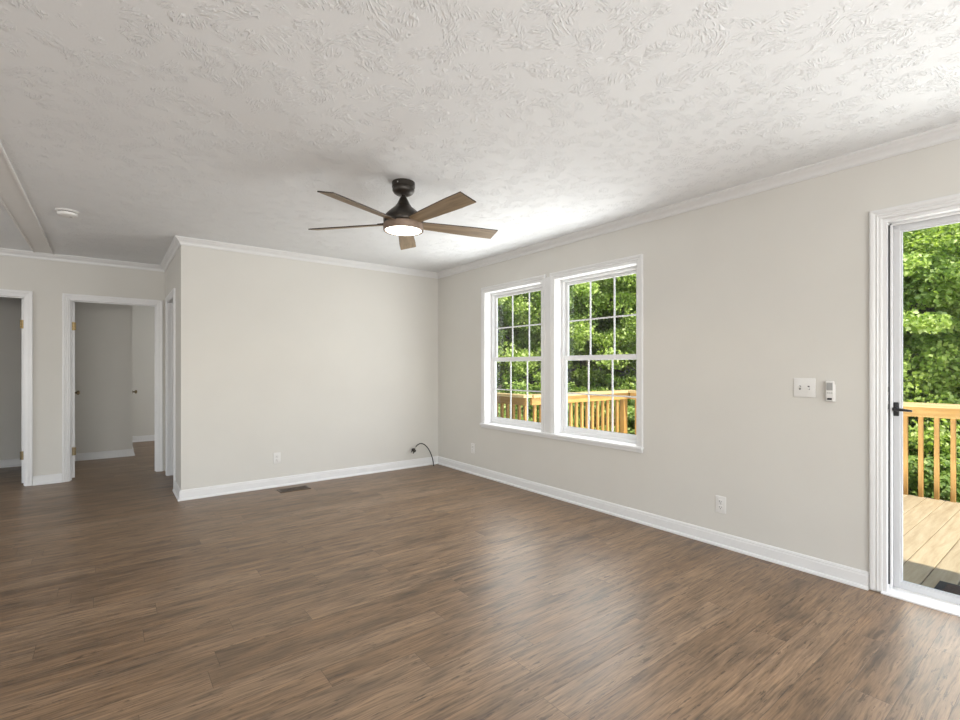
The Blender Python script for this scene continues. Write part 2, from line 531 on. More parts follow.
# ------------------------------------------------------------------ room shell
XR, XO = 3.353, 3.53            # right wall: inner and outer face
YB = 5.24                       # back wall
XS = 0.53                       # side wall of the hall recess
YH = 6.855                      # hall wall
XL, YF, YE = -4.6, -3.6, 9.80   # left wall, front wall behind the camera, far end of the bedrooms
H = 2.44
W1 = (3.37, 4.263, 0.607, 2.075)        # left window (y0,y1,z0,z1)
W2 = (2.296, 3.192, 0.607, 2.075)       # right window
W4 = (-3.05, -1.15, 0.607, 2.075)      # unseen window behind the camera, added to go with the right fill lamp
W3 = (8.5, 9.4, 0.607, 2.075)           # bedroom window, out of view
DR = (-0.17, 0.748, 0.0, 2.043)         # glass door opening
D2 = (-0.352, 0.460, 0.0, 1.985)        # middle hall doorway
D3 = (-1.49, -0.678, 0.0, 1.985)        # left hall doorway
D4 = (5.755, 6.535, 0.0, 1.985)         # doorway in the side wall

struct(MB().box((XL - .12, YF - .12, -0.12), (XO, YE + .12, 0.0)).build('floor', M['floor']))
struct(MB().box((XL - .12, YF - .12, H), (XO, YE + .12, H + 0.1)).build('ceiling', M['ceiling']))
struct(wall_boxes(MB(), 'X', XR, XO - .012, YF - .12, YE + .12, 0, H, [W1, W2, W3, W4, DR]).build('wall_right', M['wall']))
struct(MB().box((XS, YB, 0), (XR, YB + .11, H)).build('wall_back', M['wall']))
struct(wall_boxes(MB(), 'X', XS, XS + .11, YB + .11, YH, 0, H, [D4]).build('wall_side', M['wall']))
struct(wall_boxes(MB(), 'Y', YH, YH + .11, XL, XR, 0, H, [D2, D3]).build('wall_hall', M['wall']))
struct(wall_boxes(MB(), 'Y', YF - .12, YF, XL, XR, 0, H, [(-2.2, 1.0, 0.6, 2.1)]).build('wall_front', M['wall']))
struct(wall_boxes(MB(), 'X', XL - .12, XL, YF, YE, 0, H, [(-2.7, 0.3, 0.6, 2.1), (4.45, 5.95, 0.6, 2.1)]).build('wall_left', M['wall']))
struct(MB().box((XL, YE, 0), (XR, YE + .12, H)).build('wall_bedroom', M['wall']))
struct(MB().box((-0.60, YH + .11, 0), (-0.49, 8.30, H)).build('wall_partition', M['wall']))
b = MB()
b.box((XL, 8.30, 0), (0.26, 8.41, H))
b.box((0.15, 8.41, 0), (0.26, YE, H))
struct(b.build('wall_closet', M['wall']))

# exterior cladding and roof
b = MB()
for k in range(22):
    z0 = -0.25 + k * 0.125
    for (ya, yb) in ((YF, -3.1), (-1.1, -0.23), (0.81, 2.23), (4.33, 8.4), (9.5, YE)):
        b.box((XO - .012, ya, z0), (XO + .006, yb, z0 + .125))
for (ya, yb) in ((-0.23, 0.81), (2.23, 4.33)):
    b.box((XO - .012, ya, 2.12), (XO + .006, yb, 2.5))
b.box((XO - .012, 2.23, -0.25), (XO + .006, 4.33, 0.56))
b.box((XO - .012, -0.23, -0.25), (XO + .006, 0.81, -0.06))
struct(b.build('wall_exterior', M['siding']))
b = MB()
b.box((XL - .5, YF - .45, 2.54), (XO + .32, YE + .45, 2.66))
struct(b.build('roof', M['roofing']))


# ------------------------------------------------------------------ mouldings
def offset_path(path, d, closed=False):
    """offset a 2D polyline to its left by d, with mitres"""
    n = len(path)
    out = []
    for i, p in enumerate(path):
        p = Vector(p)
        dirs = []
        if i > 0:
            dirs.append((p - Vector(path[i - 1])).normalized())
        if i < n - 1:
            dirs.append((Vector(path[i + 1]) - p).normalized())
        ns = [Vector((-q.y, q.x)) for q in dirs]
        if len(ns) == 1:
            out.append(p + ns[0] * d)
        else:
            m = (ns[0] + ns[1])
            m = m / m.dot(ns[0])
            out.append(p + m * d)
    return out


def moulding(path, prof, names, mat):
    """prof: list of (distance from the wall, height); one object per run"""
    offs = [offset_path(path, d) for d, z in prof]
    for i in range(len(path) - 1):
        if not names[i]:
            continue
        loops = [[(offs[k][i + e].x, offs[k][i + e].y, prof[k][1]) for k in range(len(prof))] for e in (0, 1)]
        struct(MB().loft(loops).build(names[i], mat))


CROWN = [(0, 2.372), (0.006, 2.372), (0.009, 2.378), (0.012, 2.380), (0.014, 2.392), (0.022, 2.404),
         (0.034, 2.414), (0.040, 2.424), (0.047, 2.428), (0.050, 2.433), (0.050, H), (0, H)]
BASE = [(0, 0), (0.027, 0), (0.027, 0.008), (0.023, 0.016), (0.0145, 0.020), (0.0145, 0.072), (0.0115, 0.080), (0.0125, 0.086), (0.007, 0.095), (0, 0.096)]
moulding([(XR, YF), (XR, YB), (XS, YB), (XS, YH), (XL, YH)], CROWN, ['trim_crown_right', 'trim_crown_back', 'trim_crown_side', 'trim_crown_hall'], M['casing'])
moulding([(XR, 0.806), (XR, YB), (XS, YB), (XS, 5.700)], BASE, ['baseboard_right', 'baseboard_back', 'baseboard_side'], M['trim'])
moulding([(-0.400, YH), (-0.630, YH)], BASE, ['baseboard_hall'], M['trim'])
moulding([(-1.57, YH), (XL, YH)], BASE, ['baseboard_hall_left'], M['trim'])
moulding([(0.26, YE), (0.26, 8.30), (-0.49, 8.30)], BASE, ['baseboard_closet_side', 'baseboard_closet'], M['trim'])
moulding([(-0.60, 8.30), (XL, 8.30)], BASE, ['baseboard_left_room'], M['trim'])
moulding([(XR, YE), (0.26, YE)], BASE, ['baseboard_bedroom'], M['trim'])

# smooth batten strip over the ceiling joint
b = MB()
b.box((-0.620, YF, H - 0.005), (-0.464, YH - .05, H))
for x in (-0.622, -0.474):
    b.loft([[(x - .004, y, H - .0005), (x - .002, y, H - .010), (x + .005, y, H - .012), (x + .012, y, H - .010), (x + .014, y, H - .0005)] for y in (YF, YH - .05)])
struct(b.build('trim_ceiling_strip', M['strip']))

CASING = [(0.0, 0.0), (0.0, 0.009), (0.006, 0.0115), (0.016, 0.0115), (0.022, 0.015), (0.030, 0.0125), (0.038, 0.016), (0.048, 0.0175), (0.056, 0.0165), (0.058, 0.012), (0.058, 0.0)]


def casing(mb, axis, face, sgn, a0, a1, z0, z1, closed=False, prof=CASING, w=1.0):
    """casing round an opening; sgn is the way it stands off the wall face"""
    loops = []
    corners = 4
    for c in range(corners):
        lp = []
        for u, tt in prof:
            u *= w
            aa = (a0 - u) if c in (0, 1) else (a1 + u)
            zz = (z1 + u) if c in (1, 2) else ((z0 - u) if closed else z0)
            lp.append((face + sgn * tt, aa, zz) if axis == 'X' else (aa, face + sgn * tt, zz))
        loops.append(lp)
    mb.loft(loops, cyclic=closed, caps=not closed)
    return mb


# ------------------------------------------------------------------ the two windows
def bars(mb, x0, x1, y0, y1, z0, z1, ny, nz, w):
    for k in range(1, ny):
        yc = y0 + (y1 - y0) * k / ny
        mb.box((x0, yc - w / 2, z0), (x1, yc + w / 2, z1), 0.002, 1)
    for k in range(1, nz):
        zc = z0 + (z1 - z0) * k / nz
        mb.box((x0 + .0012, y0, zc - w / 2), (x1 - .0012, y1, zc + w / 2))


def ring(mb, x0, x1, y0, y1, z0, z1, wl, wr, wb, wt, bev=0.002):
    mb.box((x0, y0, z0), (x1, y0 + wl, z1), bev, 1)
    mb.box((x0, y1 - wr, z0), (x1, y1, z1), bev, 1)
    mb.box((x0 + .0006, y0 + wl - .001, z0), (x1 - .0006, y1 - wr + .001, z0 + wb), bev, 1)
    mb.box((x0 + .0006, y0 + wl - .001, z1 - wt), (x1 - .0006, y1 - wr + .001, z1), bev, 1)


def window(name, w):
    y0, y1, z0, z1 = w
    root = struct(empty(name, (XR, (y0 + y1) / 2, z0)))
    oy, oz = (y0 + y1) / 2, z0

    def L(p):
        return (p[0] - XR, p[1] - oy, p[2] - oz)
    inv = Matrix.Translation((-XR, -oy, -oz))

    def fin(mb, nm, mat, parent):
        mb.bm.transform(inv)
        return mb.build(nm, mat, parent)
    f = MB()
    # jamb liner and vinyl frame
    for a in ((y0, y0 + .006), (y1 - .006, y1)):
        f.box((XR, a[0], z0), (3.44, a[1], z1))
    f.box((XR, y0, z1 - .006), (3.44, y1, z1))
    ring(f, 3.436, 3.502, y0, y1, z0, z1, .026, .026, .026, .030)
    fin(f, 'window_frame', M['vinyl'], root)
    zm = 1.322
    u = MB()                                      # upper sash, outer track
    a0, a1, b0, b1 = y0 + .026, y1 - .026, zm - .022, z1 - .030
    ring(u, 3.474, 3.498, a0, a1, b0, b1, .026, .026, .030, .026)
    bars(u, 3.479, 3.493, a0 + .026, a1 - .026, b0 + .03, b1 - .026, 3, 2, .0125)
    uo = fin(u, 'upper_sash', M['vinyl'], root)
    fin(MB().box((3.484, a0 + .02, b0 + .02), (3.488, a1 - .02, b1 - .02)), 'glass_pane', M['glass'], uo)
    lw = MB()                                     # lower sash, inner track
    b0, b1 = z0 + .026, zm + .023
    ring(lw, 3.446, 3.471, a0, a1, b0, b1, .028, .028, .042, .042)
    bars(lw, 3.452, 3.466, a0 + .028, a1 - .028, b0 + .042, b1 - .042, 3, 2, .0125)
    lo = fin(lw, 'lower_sash', M['vinyl'], root)
    fin(MB().box((3.458, a0 + .02, b0 + .03), (3.462, a1 - .02, b1 - .03)), 'glass_pane', M['glass'], lo)
    return root


window('window_1', W1)
window('window_2', W2)
window('window_3', W3)
window('added_window', W4)  # added and unseen, gives the right fill lamp an opening
# one surround round both windows: head and legs, mullion casing, stool
b = MB()
casing(b, 'X', XR, -1, W1[0], W1[1], 0.600, W1[3])
casing(b, 'X', XR, -1, W2[0], W2[1], 0.600, W2[3])
b.box((XR - .0145, W2[1] + .050, 0.600), (XR, W1[0] - .050, 2.100))
struct(b.build('trim_window_casing', M['casing']))
b = MB()
b.box((XR - .036, W2[0] - .062, 0.580), (XR + .0005, W1[1] + .062, 0.606), .006, 3)
b.box((XR - .016, W2[0] - .056, 0.556), (XR + .0005, W1[1] + .056, 0.581), .004, 2)
for w in (W1, W2):
    b.box((XR - .001, w[0], 0.583), (3.44, w[1], 0.6086))
struct(b.build('trim_window_stool', M['trim']))

# ------------------------------------------------------------------ the glass storm door and its frame
root = struct(empty('door_1', (XR, (DR[0] + DR[1]) / 2, 0)))


def fin(mb, nm, mat, parent, base, smooth=False):
    mb.bm.transform(Matrix.Translation([-c for c in base]))
    return mb.build(nm, mat, parent, smooth)


base = (XR, (DR[0] + DR[1]) / 2, 0)
b = casing(MB(), 'X', XR, -1, DR[0], DR[1], 0.012, DR[3], w=0.95)
fin(b, 'casing', M['casing'], root, base)
b = MB()                                                    # jambs and head with a rebate for each leaf
J = .018
for (ya, yb, s) in ((DR[1] - J, DR[1], -1), (DR[0], DR[0] + J, 1)):
    b.box((XR - .002, ya, 0.0), (XO + .03, yb, DR[3]))
    inner = DR[1] - J if s < 0 else DR[0] + J
    b.box((XR + .048, inner, 0.0), (XR + .070, inner + s * .012, DR[3] - J), .002, 1)
b.box((XR - .002, DR[0] + J, DR[3] - J), (XO + .03, DR[1] - J, DR[3]))
b.box((XR + .048, DR[0] + J, DR[3] - J - .012), (XR + .070, DR[1] - J, DR[3] - J), .002, 1)
jo = fin(b, 'door_frame', M['trim'], root, base)
b = MB()
for ya in (DR[1] - J - .0065, DR[0] + J + .0005):
    b.box((XR + .026, ya, 0.05), (XR + .036, ya + .006, DR[3] - J - .014))
fin(b, 'weather_strip', M['dark_gap'], jo, base)
for zc in (1.115, 1.020):
    b = MB()
    b.box((XR + .006, DR[1] - J - .0018, zc - .034), (XR + .036, DR[1] - J + .001, zc + .034), .001, 1)
    b.mi = 1
    b.box((XR + .015, DR[1] - J - .0024, zc - .014), (XR + .028, DR[1] - J, zc + .014))
    fin(b, 'strike_plate', [M['steel'], M['dark_gap']], jo, base)
b = MB()
b.loft([[(XR - .018, y, 0.0), (XR - .018, y, .006), (XR - .010, y, .013), (XR + .030, y, .016), (XR + .034, y, .022), (XR + .075, y, .022), (XO + .04, y, -.01), (XO + .04, y, -.03)] for y in (DR[0] - .004, DR[1] + .004)])
fin(b, 'threshold', M['trim'], root, base)
x0, x1 = 3.432, 3.462
y0, y1, z0, z1 = DR[0] + J + .004, DR[1] - J - .004, 0.024, DR[3] - J - .006
b = MB()
ring(b, x0, x1, y0, y1, z0, z1, .037, .037, .036, .036, .003)
ring(b, x0 + .006, x1 - .006, y0 + .034, y1 - .034, z0 + .033, z1 - .033, .010, .010, .010, .010, .002)
sd = fin(b, 'storm_door', M['aluminium'], root, base)
fin(MB().box((x0 + .013, y0 + .040, z0 + .040), (x0 + .017, y1 - .040, z1 - .038)), 'glass_pane', M['glass'], sd, base)
b = MB()
hy, hz = y1 - .020, 1.005
b.box((x0 - .008, hy - .012, hz - .038), (x0 + .001, hy + .012, hz + .038), .004, 2)
b.lathe([(0, -.010), (.013, -.010), (.013, .010), (0, .010)], 20, (x0 - .018, hy, hz), 'X')
b.tube([(x0 - .030, hy + .006, hz), (x0 - .036, hy - .012, hz), (x0 - .037, hy - .045, hz - .002), (x0 - .035, hy - .072, hz - .004)], [.0085, .0085, .0075, .006], 12)
fin(b, 'door_handle', M['black'], sd, base, True)
# exterior brickmould round door
b = casing(MB(), 'X', XO + .005, 1, DR[0] - .004, DR[1] + .004, 0.0, DR[3] + .004)
fin(b, 'exterior_casing', M['vinyl'], root, base)


# ------------------------------------------------------------------ inner doorways
def knob(mb, axis, p, sgn, r=.027):
    prof = [(0, 0), (.031, 0), (.032, .004), (.026, .008), (.011, .010), (.0095, .024), (.013, .028), (.024, .034), (r, .044), (.025, .054), (.016, .060), (0, .061)]
    if sgn < 0:
        prof = [(q, -z) for q, z in prof]
    mb.lathe(prof, 24, p, axis)


def doorway(name, axis, f0, f1, op, stop_at, hinge_side=None, hinge_at=None, cas=(True, True), hmats=None):
    """frame in a wall slab f0..f1 (f0 is the room side)"""
    a0, a1, z0, z1 = op
    mid = (f0 + f1) / 2
    base = (f0, (a0 + a1) / 2, 0) if axis == 'X' else ((a0 + a1) / 2, f0, 0)
    root = struct(empty(name, base))

    def P(f, a, z):
        return (f, a, z) if axis == 'X' else (a, f, z)
    sg = 1 if f1 > f0 else -1
    e = .003
    b = MB()
    J = .018
    b.box(P(f0 - sg * e, a0, 0), P(f1 + sg * e, a0 + J, z1))
    b.box(P(f0 - sg * e, a1 - J, 0), P(f1 + sg * e, a1, z1))
    b.box(P(f0 - sg * e, a0 + J, z1 - J), P(f1 + sg * e, a1 - J, z1))
    s0, s1 = stop_at, stop_at + .03
    b.box(P(s0, a0 + J, 0), P(s1, a0 + J + .011, z1 - J), .002, 1)
    b.box(P(s0, a1 - J - .011, 0), P(s1, a1 - J, z1 - J), .002, 1)
    b.box(P(s0, a0 + J + .01, z1 - J - .011), P(s1, a1 - J - .01, z1 - J), .002, 1)
    jo = fin(b, 'door_frame', M['trim'], root, base)
    for side, (face, sgn) in enumerate(((f0, -sg), (f1, sg))):
        if cas[side]:
            fin(casing(MB(), axis, face, sgn, a0 + .006, a1 - .006, 0, z1 - .006, w=0.90), 'casing', M['trim'], root, base)
    if hinge_side is not None:
        aa = a0 + J if hinge_side < 0 else a1 - J
        s = -hinge_side
        for i, zc in enumerate((1.70, 0.95, 0.29)):
            b = MB()
            b.box(P(hinge_at - .036, aa - s * .001, zc - .045), P(hinge_at, aa + s * .0025, zc + .045), .001, 1)
            for q in range(3):
                b.lathe([(0, 0), (.0065, 0), (.0065, .026), (0, .026)], 14, P(hinge_at + .004, aa + s * .006, zc - .043 + q * .029))
            b.lathe([(0, 0), (.004, 0), (.0045, .003), (0, .006)], 12, P(hinge_at + .004, aa + s * .006, zc + .045))
            b.mi = 1
            for q in (-.028, 0, .028):
                b.box(P(hinge_at - .022, aa + s * .002, zc + q - .004), P(hinge_at - .014, aa + s * .0031, zc + q + .004))
            fin(b, 'hinge', [hmats[min(i, 1)], M['dark_gap']], jo, base)
    return root, base


d2, b2 = doorway('door_2', 'Y', YH, YH + .11, D2, YH + .040)
d3, b3 = doorway('door_3', 'Y', YH, YH + .11, D3, YH + .040)
d4, b4 = doorway('door_4', 'X', XS, XS + .11, D4, XS + .040, 1, XS + .108, cas=(True, False), hmats=(M['dark_brass'], M['dark_brass']))


def open_leaf(root, base, hx, hy, ang, thick_to):
    """a door leaf swung back past square, its hinged edge towards the hall"""
    x0, x1 = (-.035, 0) if thick_to < 0 else (0, .035)
    mtx = Matrix.Translation((hx - base[0], hy - base[1], 0)) @ Matrix.Rotation(math.radians(ang), 4, 'Z')
    b = MB().box((x0, 0.004, 0.012), (x1, 0.748, 1.958), .002, 1)
    b.bm.transform(mtx)
    lo = b.build('door_leaf', M['trim'], root)
    k = MB()
    knob(k, 'X', (x1, .685, .925), 1)
    k.bm.transform(mtx)
    k.build('door_knob', M['dark_brass'], lo, True)
    for i, zc in enumerate((1.69, 0.305)):
        b = MB()
        b.box((x0 - .004, .0015, zc - .045), (x1 - .002, .0045, zc + .045), .0008, 1)
        for q in range(3):
            b.lathe([(0, 0), (.0062, 0), (.0062, .027), (0, .027)], 14, (x0 - .006 if thick_to > 0 else x1 + .004, .0, zc - .043 + q * .029))
        b.mi = 1
        for q in (-.028, 0, .028):
            b.box(((x0 + x1) / 2 - .004, .0008, zc + q - .004), ((x0 + x1) / 2 + .004, .002, zc + q + .004))
        b.bm.transform(mtx)
        b.build('hinge', [M['brass'] if i == 0 else M['dark_brass'], M['dark_gap']], lo)


open_leaf(d2, b2, -.300, YH + .116, 3.6, -1)
open_leaf(d3, b3, -.731, YH + .116, -2.0, 1)

# closet door set in the flank of the closet, closed, seen edge on
base5 = (0.26, 9.0, 0)
d5 = struct(empty('door_5', base5))
lf = fin(MB().box((0.2605, 8.62, 0.012), (0.268, 9.38, 1.97), .001, 1), 'door_leaf', M['trim'], d5, base5)
k = MB()
knob(k, 'X', (0.268, 8.70, .875), 1)
fin(k, 'door_knob', M['dark_brass'], lf, base5, True)

# ------------------------------------------------------------------ ceiling fan
FX, FY = 1.522, 2.797
fan = tag(empty('ceiling_fan', (FX, FY, H)), 'bronze ceiling fan with five wooden blades and a lit round lamp', 'ceiling fan')


def fpart(mb, nm, mat, smooth=True, parent=None):
    return mb.build(nm, mat, parent or fan, smooth)


can = MB()
can.lathe([(0, 0), (.072, 0), (.0745, -.003), (.0745, -.034), (.071, -.038), (.0715, -.042), (.071, -.056), (.063, -.070), (.048, -.080), (.022, -.084), (0, -.084)], 48)
co = fpart(can, 'canopy', M['bronze'])
for a in (0.6, 3.7):
    scw = MB().lathe([(0, 0), (.005, 0), (.004, .003), (0, .0035)], 12, mtx=Matrix.Rotation(a, 4, 'Z') @ Matrix.Translation((.074, 0, -.02)) @ Matrix.Rotation(math.pi / 2, 4, 'Y'))
    scw.build('screw', M['steel'], co, True)
fpart(MB().lathe([(0, -.07), (.0125, -.07), (.0125, -.135), (0, -.135)], 24), 'downrod', M['bronze'])
hs = MB()
hs.lathe([(0, -.094), (.016, -.094), (.020, -.097), (.029, -.115), (.044, -.146), (.049, -.151), (.052, -.157), (.058, -.163), (.080, -.181), (.104, -.203), (.122, -.224), (.129, -.238), (.130, -.252), (.128, -.262), (.10, -.270), (0, -.270)], 56)
fpart(hs, 'motor_housing', M['bronze'])
bnd = MB()
bnd.lathe([(.116, -.272), (.1275, -.272), (.1300, -.275), (.1300, -.313), (.1275, -.317), (.120, -.317), (.117, -.312), (.116, -.272)], 64)
bnd.lathe([(0, -.262), (.112, -.262), (.112, -.276), (0, -.276)], 64)
fpart(bnd, 'light_kit_band', M['bronze_band'])
ln = MB()
ln.lathe([(.1185, -.300), (.1185, -.312), (.112, -.317), (.08, -.320), (.04, -.322), (0, -.3225)], 56)
fpart(ln, 'lamp_lens', M['lens'])
light('fan_lamp', 'SPOT', (FX, FY, H - .36), (0, 0, -1), 12, (1.0, 0.86, 0.68)).data.spot_size = math.radians(160)

blade0 = None
ZB = -.267
ANG = [-85.9 + 72 * i for i in range(5)]


def blade_mesh():
    b = MB()
    n = 14
    loops = []
    r0, r1 = .105, .652
    for i in range(n + 1):
        f = i / n
        hw = .040 + (.060 - .040) * min(1, f / .75) ** .8
        ra = r0 + (r1 - r0) * f
        rb = r0 + (r1 + .003 - r0) * f
        th = .0035
        loops.append([(ra, hw, th), (ra, hw + .0015, 0), (ra, hw, -th), (rb, -hw, -th), (rb, -hw - .0015, 0), (rb, -hw, th)])
    b.loft(loops)
    for f_ in b.bm.faces:
        if abs(f_.normal.z) < 0.6:
            f_.material_index = 1
    return b


bl = blade_mesh()
me_blade = None
for i, a in enumerate(ANG):
    mt = Matrix.Rotation(math.radians(a), 4, 'Z') @ Matrix.Translation((0, 0, ZB)) @ Matrix.Rotation(math.radians(-13.5), 4, 'X')
    if me_blade is None:
        o = bl.build('blade', [M['blade'], M['blade_edge']], fan)
        me_blade = o.data
        iron = MB()
        iron.loft([[(.05, -.030, .0045), (.05, .030, .0045), (.05, .030, .009), (.05, -.030, .009)],
                   [(.12, -.036, .0045), (.12, .036, .0045), (.12, .036, .009), (.12, -.036, .009)],
                   [(.175, -.020, .0045), (.175, .020, .0045), (.175, .020, .009), (.175, -.020, .009)]])
        io = iron.build('blade_iron', M['bronze'], o)
        me_iron = io.data
    else:
        o = bpy.data.objects.new('blade', me_blade)
        COL.objects.link(o)
        o.parent = fan
        io = bpy.data.objects.new('blade_iron', me_iron)
        COL.objects.link(io)
        io.parent = o
    o.matrix_local = mt

# ------------------------------------------------------------------ smoke detector
sm = tag(empty('smoke_detector', (-0.255, 4.885, H)), 'round white smoke detector on the ceiling beside the joint strip', 'smoke detector')
MB().lathe([(0, 0), (.072, 0), (.072, -.008), (.066, -.012), (0, -.012)], 48).build('base', M['white_plastic'], sm, True)
b = MB().lathe([(.060, -.016), (.063, -.018), (.060, -.034), (.050, -.042), (.030, -.045), (0, -.046)], 48)
cv = b.build('cover', M['white_plastic'], sm, True)
MB().lathe([(0, -.011), (.056, -.011), (.056, -.018), (0, -.018)], 40).build('vent_gap', M['dark_gap'], sm, True)
MB().lathe([(0, -.044), (.009, -.044), (.009, -.0485), (0, -.049)], 20, (.022, -.012, 0)).build('test_button', M['grey_plastic'], cv, True)


# ------------------------------------------------------------------ outlets, switch, remote
def outlet(loc, rz, label):
    """built facing -Y at the origin, then turned"""
    t = tag(empty('wall_outlet', loc, rz), label, 'outlet')
    MB().box((-.036, -.006, -.058), (.036, 0, .058), .0035, 3).build('cover_plate', M['white_plastic'], t, True)
    for zc in (.0195, -.0195):
        b = MB()
        b.box((-.0165, -.0082, zc - .0145), (.0165, -.004, zc + .0145), .0028, 3)
        b.mi = 1
        b.box((-.0085, -.0087, zc - .002), (-.0055, -.0075, zc + .008))
        b.box((.0055, -.0087, zc - .001), (.0080, -.0075, zc + .007))
        b.lathe([(0, 0), (.0028, 0), (.0028, .001), (0, .001)], 12, (0, -.0087, zc - .0085), 'Y')
        b.build('receptacle', [M['white_plastic'], M['slot']], t)
    b = MB()
    b.lathe([(0, 0), (.003, .0005), (.003, .002), (0, .002)], 12, (0, -.0075, 0), 'Y')
    b.build('screw', M['steel'], t)
    return t


outlet((1.378, YB, 0.294), 0, 'white duplex outlet on back wall above the floor vent')
outlet((XR, 4.49, 0.294), math.radians(-90), 'white duplex outlet under the far corner of left window')
outlet((XR, 1.627, 0.287), math.radians(-90), 'white duplex outlet on the right wall below the light switches')

sw = tag(empty('light_switch', (XR, 1.121, 1.111), math.radians(-90)), 'white double toggle switch plate left of the remote', 'light switch')
MB().box((-.058, -.006, -.0585), (.058, 0, .0585), .0035, 3).build('cover_plate', M['white_plastic'], sw, True)
for xc, tilt in ((-.023, 1), (.023, -1)):
    b = MB()
    b.box((xc - .0052, -.0064, -.012), (xc + .0052, -.0058, .012))
    b.build('slot', M['slot'], sw)
    b = MB()
    b.loft([[(xc - .0045, -.005, -.005), (xc + .0045, -.005, -.005), (xc + .0045, -.005, .005), (xc - .0045, -.005, .005)],
            [(xc - .0036, -.019, -.0045 + tilt * .006), (xc + .0036, -.019, -.0045 + tilt * .006), (xc + .0036, -.019, .0035 + tilt * .006), (xc - .0036, -.019, .0035 + tilt * .006)]])
    b.build('toggle', M['white_plastic'], sw)
for xc in (-.023, .023):
    for zc in (-.030, .030):
        MB().lathe([(0, 0), (.003, .0005), (.003, .002), (0, .002)], 12, (xc, -.0072, zc), 'Y').build('screw', M['white_plastic'], sw)

rm = tag(empty('fan_remote', (XR, 0.986, 1.095), math.radians(-90)), 'slim white fan remote in its wall cradle by the glass door', 'remote control')
MB().box((-.024, -.008, -.062), (.024, 0, .040), .004, 3).build('cradle', M['white_plastic'], rm, True)
b = MB().box((-.0205, -.024, -.058), (.0205, -.008, .060), .005, 3)
bd = b.build('remote_body', M['white_plastic'], rm, True)
MB().box((-.0150, -.0252, .006), (.0150, -.0235, .050), .0008, 1).build('button_panel', M['grey_plastic'], bd)
b = MB()
for i in range(3):
    b.box((-.0135 + i * .0098, -.0254, -.012), (-.0055 + i * .0098, -.0235, -.007), .0006, 1)
b.build('button', M['grey_plastic'], bd)
MB().box((-.0115, -.0256, -.050), (.0115, -.0235, -.039), .0006, 1).build('black_strip', M['black'], bd)

# ------------------------------------------------------------------ floor vent
vt = tag(empty('floor_vent', (1.483, 5.015, 0)), 'brown slotted floor register set in the planks by back wall', 'floor vent')
b = MB()
w, d = .148, .073
b.box((-w, -d, 0), (w, -d + .018, .006), .002, 2)
b.box((-w, d - .018, 0), (w, d, .006), .002, 2)
b.box((-w, -d + .016, 0), (-w + .018, d - .016, .006), .002, 2)
b.box((w - .018, -d + .016, 0), (w, d - .016, .006), .002, 2)
b.build('vent_frame', M['vent_brown'], vt)
MB().box((-w + .01, -d + .01, .0004), (w - .01, d - .01, .0014)).build('duct_opening', M['vent_dark'], vt)
b = MB()
for i in range(22):
    x = -w + .024 + i * (2 * w - .048) / 21
    b.box((x - .0022, -d + .016, .0016), (x + .0022, d - .016, .0048))
b.box((-w + .016, -.003, .0016), (w - .016, .003, .005))
b.build('louvre', M['vent_brown'], vt)

# ------------------------------------------------------------------ coax cable with a splitter
CB = (3.222, 5.14, 0)
cab = tag(empty('coax_cable', CB), 'black coax cable arching out of the floor in the corner', 'cable')
pts = [(3.222, -.002), (3.219, .03), (3.211, .075), (3.196, .125), (3.172, .180), (3.140, .232), (3.105, .270), (3.066, .294), (3.030, .300), (3.000, .292), (2.975, .275), (2.958, .252)]
fine = []
for i in range(len(pts) - 1):
    for s in range(4):
        q = s / 4
        fine.append((pts[i][0] * (1 - q) + pts[i + 1][0] * q, pts[i][1] * (1 - q) + pts[i + 1][1] * q))
fine.append(pts[-1])
for _ in range(3):
    fine = [fine[0]] + [((fine[i - 1][0] + 2 * fine[i][0] + fine[i + 1][0]) / 4, (fine[i - 1][1] + 2 * fine[i][1] + fine[i + 1][1]) / 4) for i in range(1, len(fine) - 1)] + [fine[-1]]
MB().tube([(x - CB[0], 0, z) for x, z in fine], .0062, 12).build('cable_jacket', M['black'], cab, True)
mt = Matrix.Translation((2.938 - CB[0], 0, .226)) @ Matrix.Rotation(math.radians(38), 4, 'Y')
b = MB()
b.box((-.024, -.010, -.018), (.024, .010, .018), .003, 2)
for xx, zz in ((0, .018), (-.015, -.036), (.015, -.036)):
    b.lathe([(0, 0), (.0065, 0), (.0065, .018), (0, .018)], 16, (xx, 0, zz))
b.box((-.034, -.002, -.008), (.034, .002, .008), .002, 1)
b.bm.transform(mt)
sp = b.build('splitter', M['bronze'], cab, True)
b = MB()
b.lathe([(0, 0), (.008, 0), (.008, .014), (.006, .024), (0, .024)], 6, (0, 0, .026))
b.bm.transform(mt)
b.build('connector', M['steel'], sp)
b = MB().lathe([(0, 0), (.0085, 0), (.0085, .012), (0, .012)], 6, (-.015, 0, -.050))
b.bm.transform(mt)
b.build('terminator_cap', M['steel'], sp)

# ------------------------------------------------------------------ deck
DZ = -0.08
b = MB()
PWD = .140
k = -24
while True:
    ya = 0.69 + k * PWD
    if ya > 6.6:
        break
    xe = 6.56 if ya + PWD < 4.72 else 4.42
    if ya > -2.2:
        b.box((XO + .012, ya + .0025, DZ - .032), (xe, ya + PWD - .0025, DZ), .003, 1)
    k += 1
struct(b.build('deck_floor', M['lumber_x']))
b = MB()
for xx in (3.6, 4.4, 5.2, 6.0, 6.5):
    b.box((xx, -2.1, DZ - .19), (xx + .04, 4.7, DZ - .033))
b.box((3.6, 4.66, DZ - .19), (6.56, 4.70, DZ - .033))
for (xx, yy) in ((6.4, -1.6), (6.4, .4), (6.4, 2.5), (6.4, 4.5), (4.3, 6.3)):
    b.box((xx, yy, -2.2), (xx + .09, yy + .09, DZ - .1))
struct(b.build('deck_framing', M['lumber_y']))


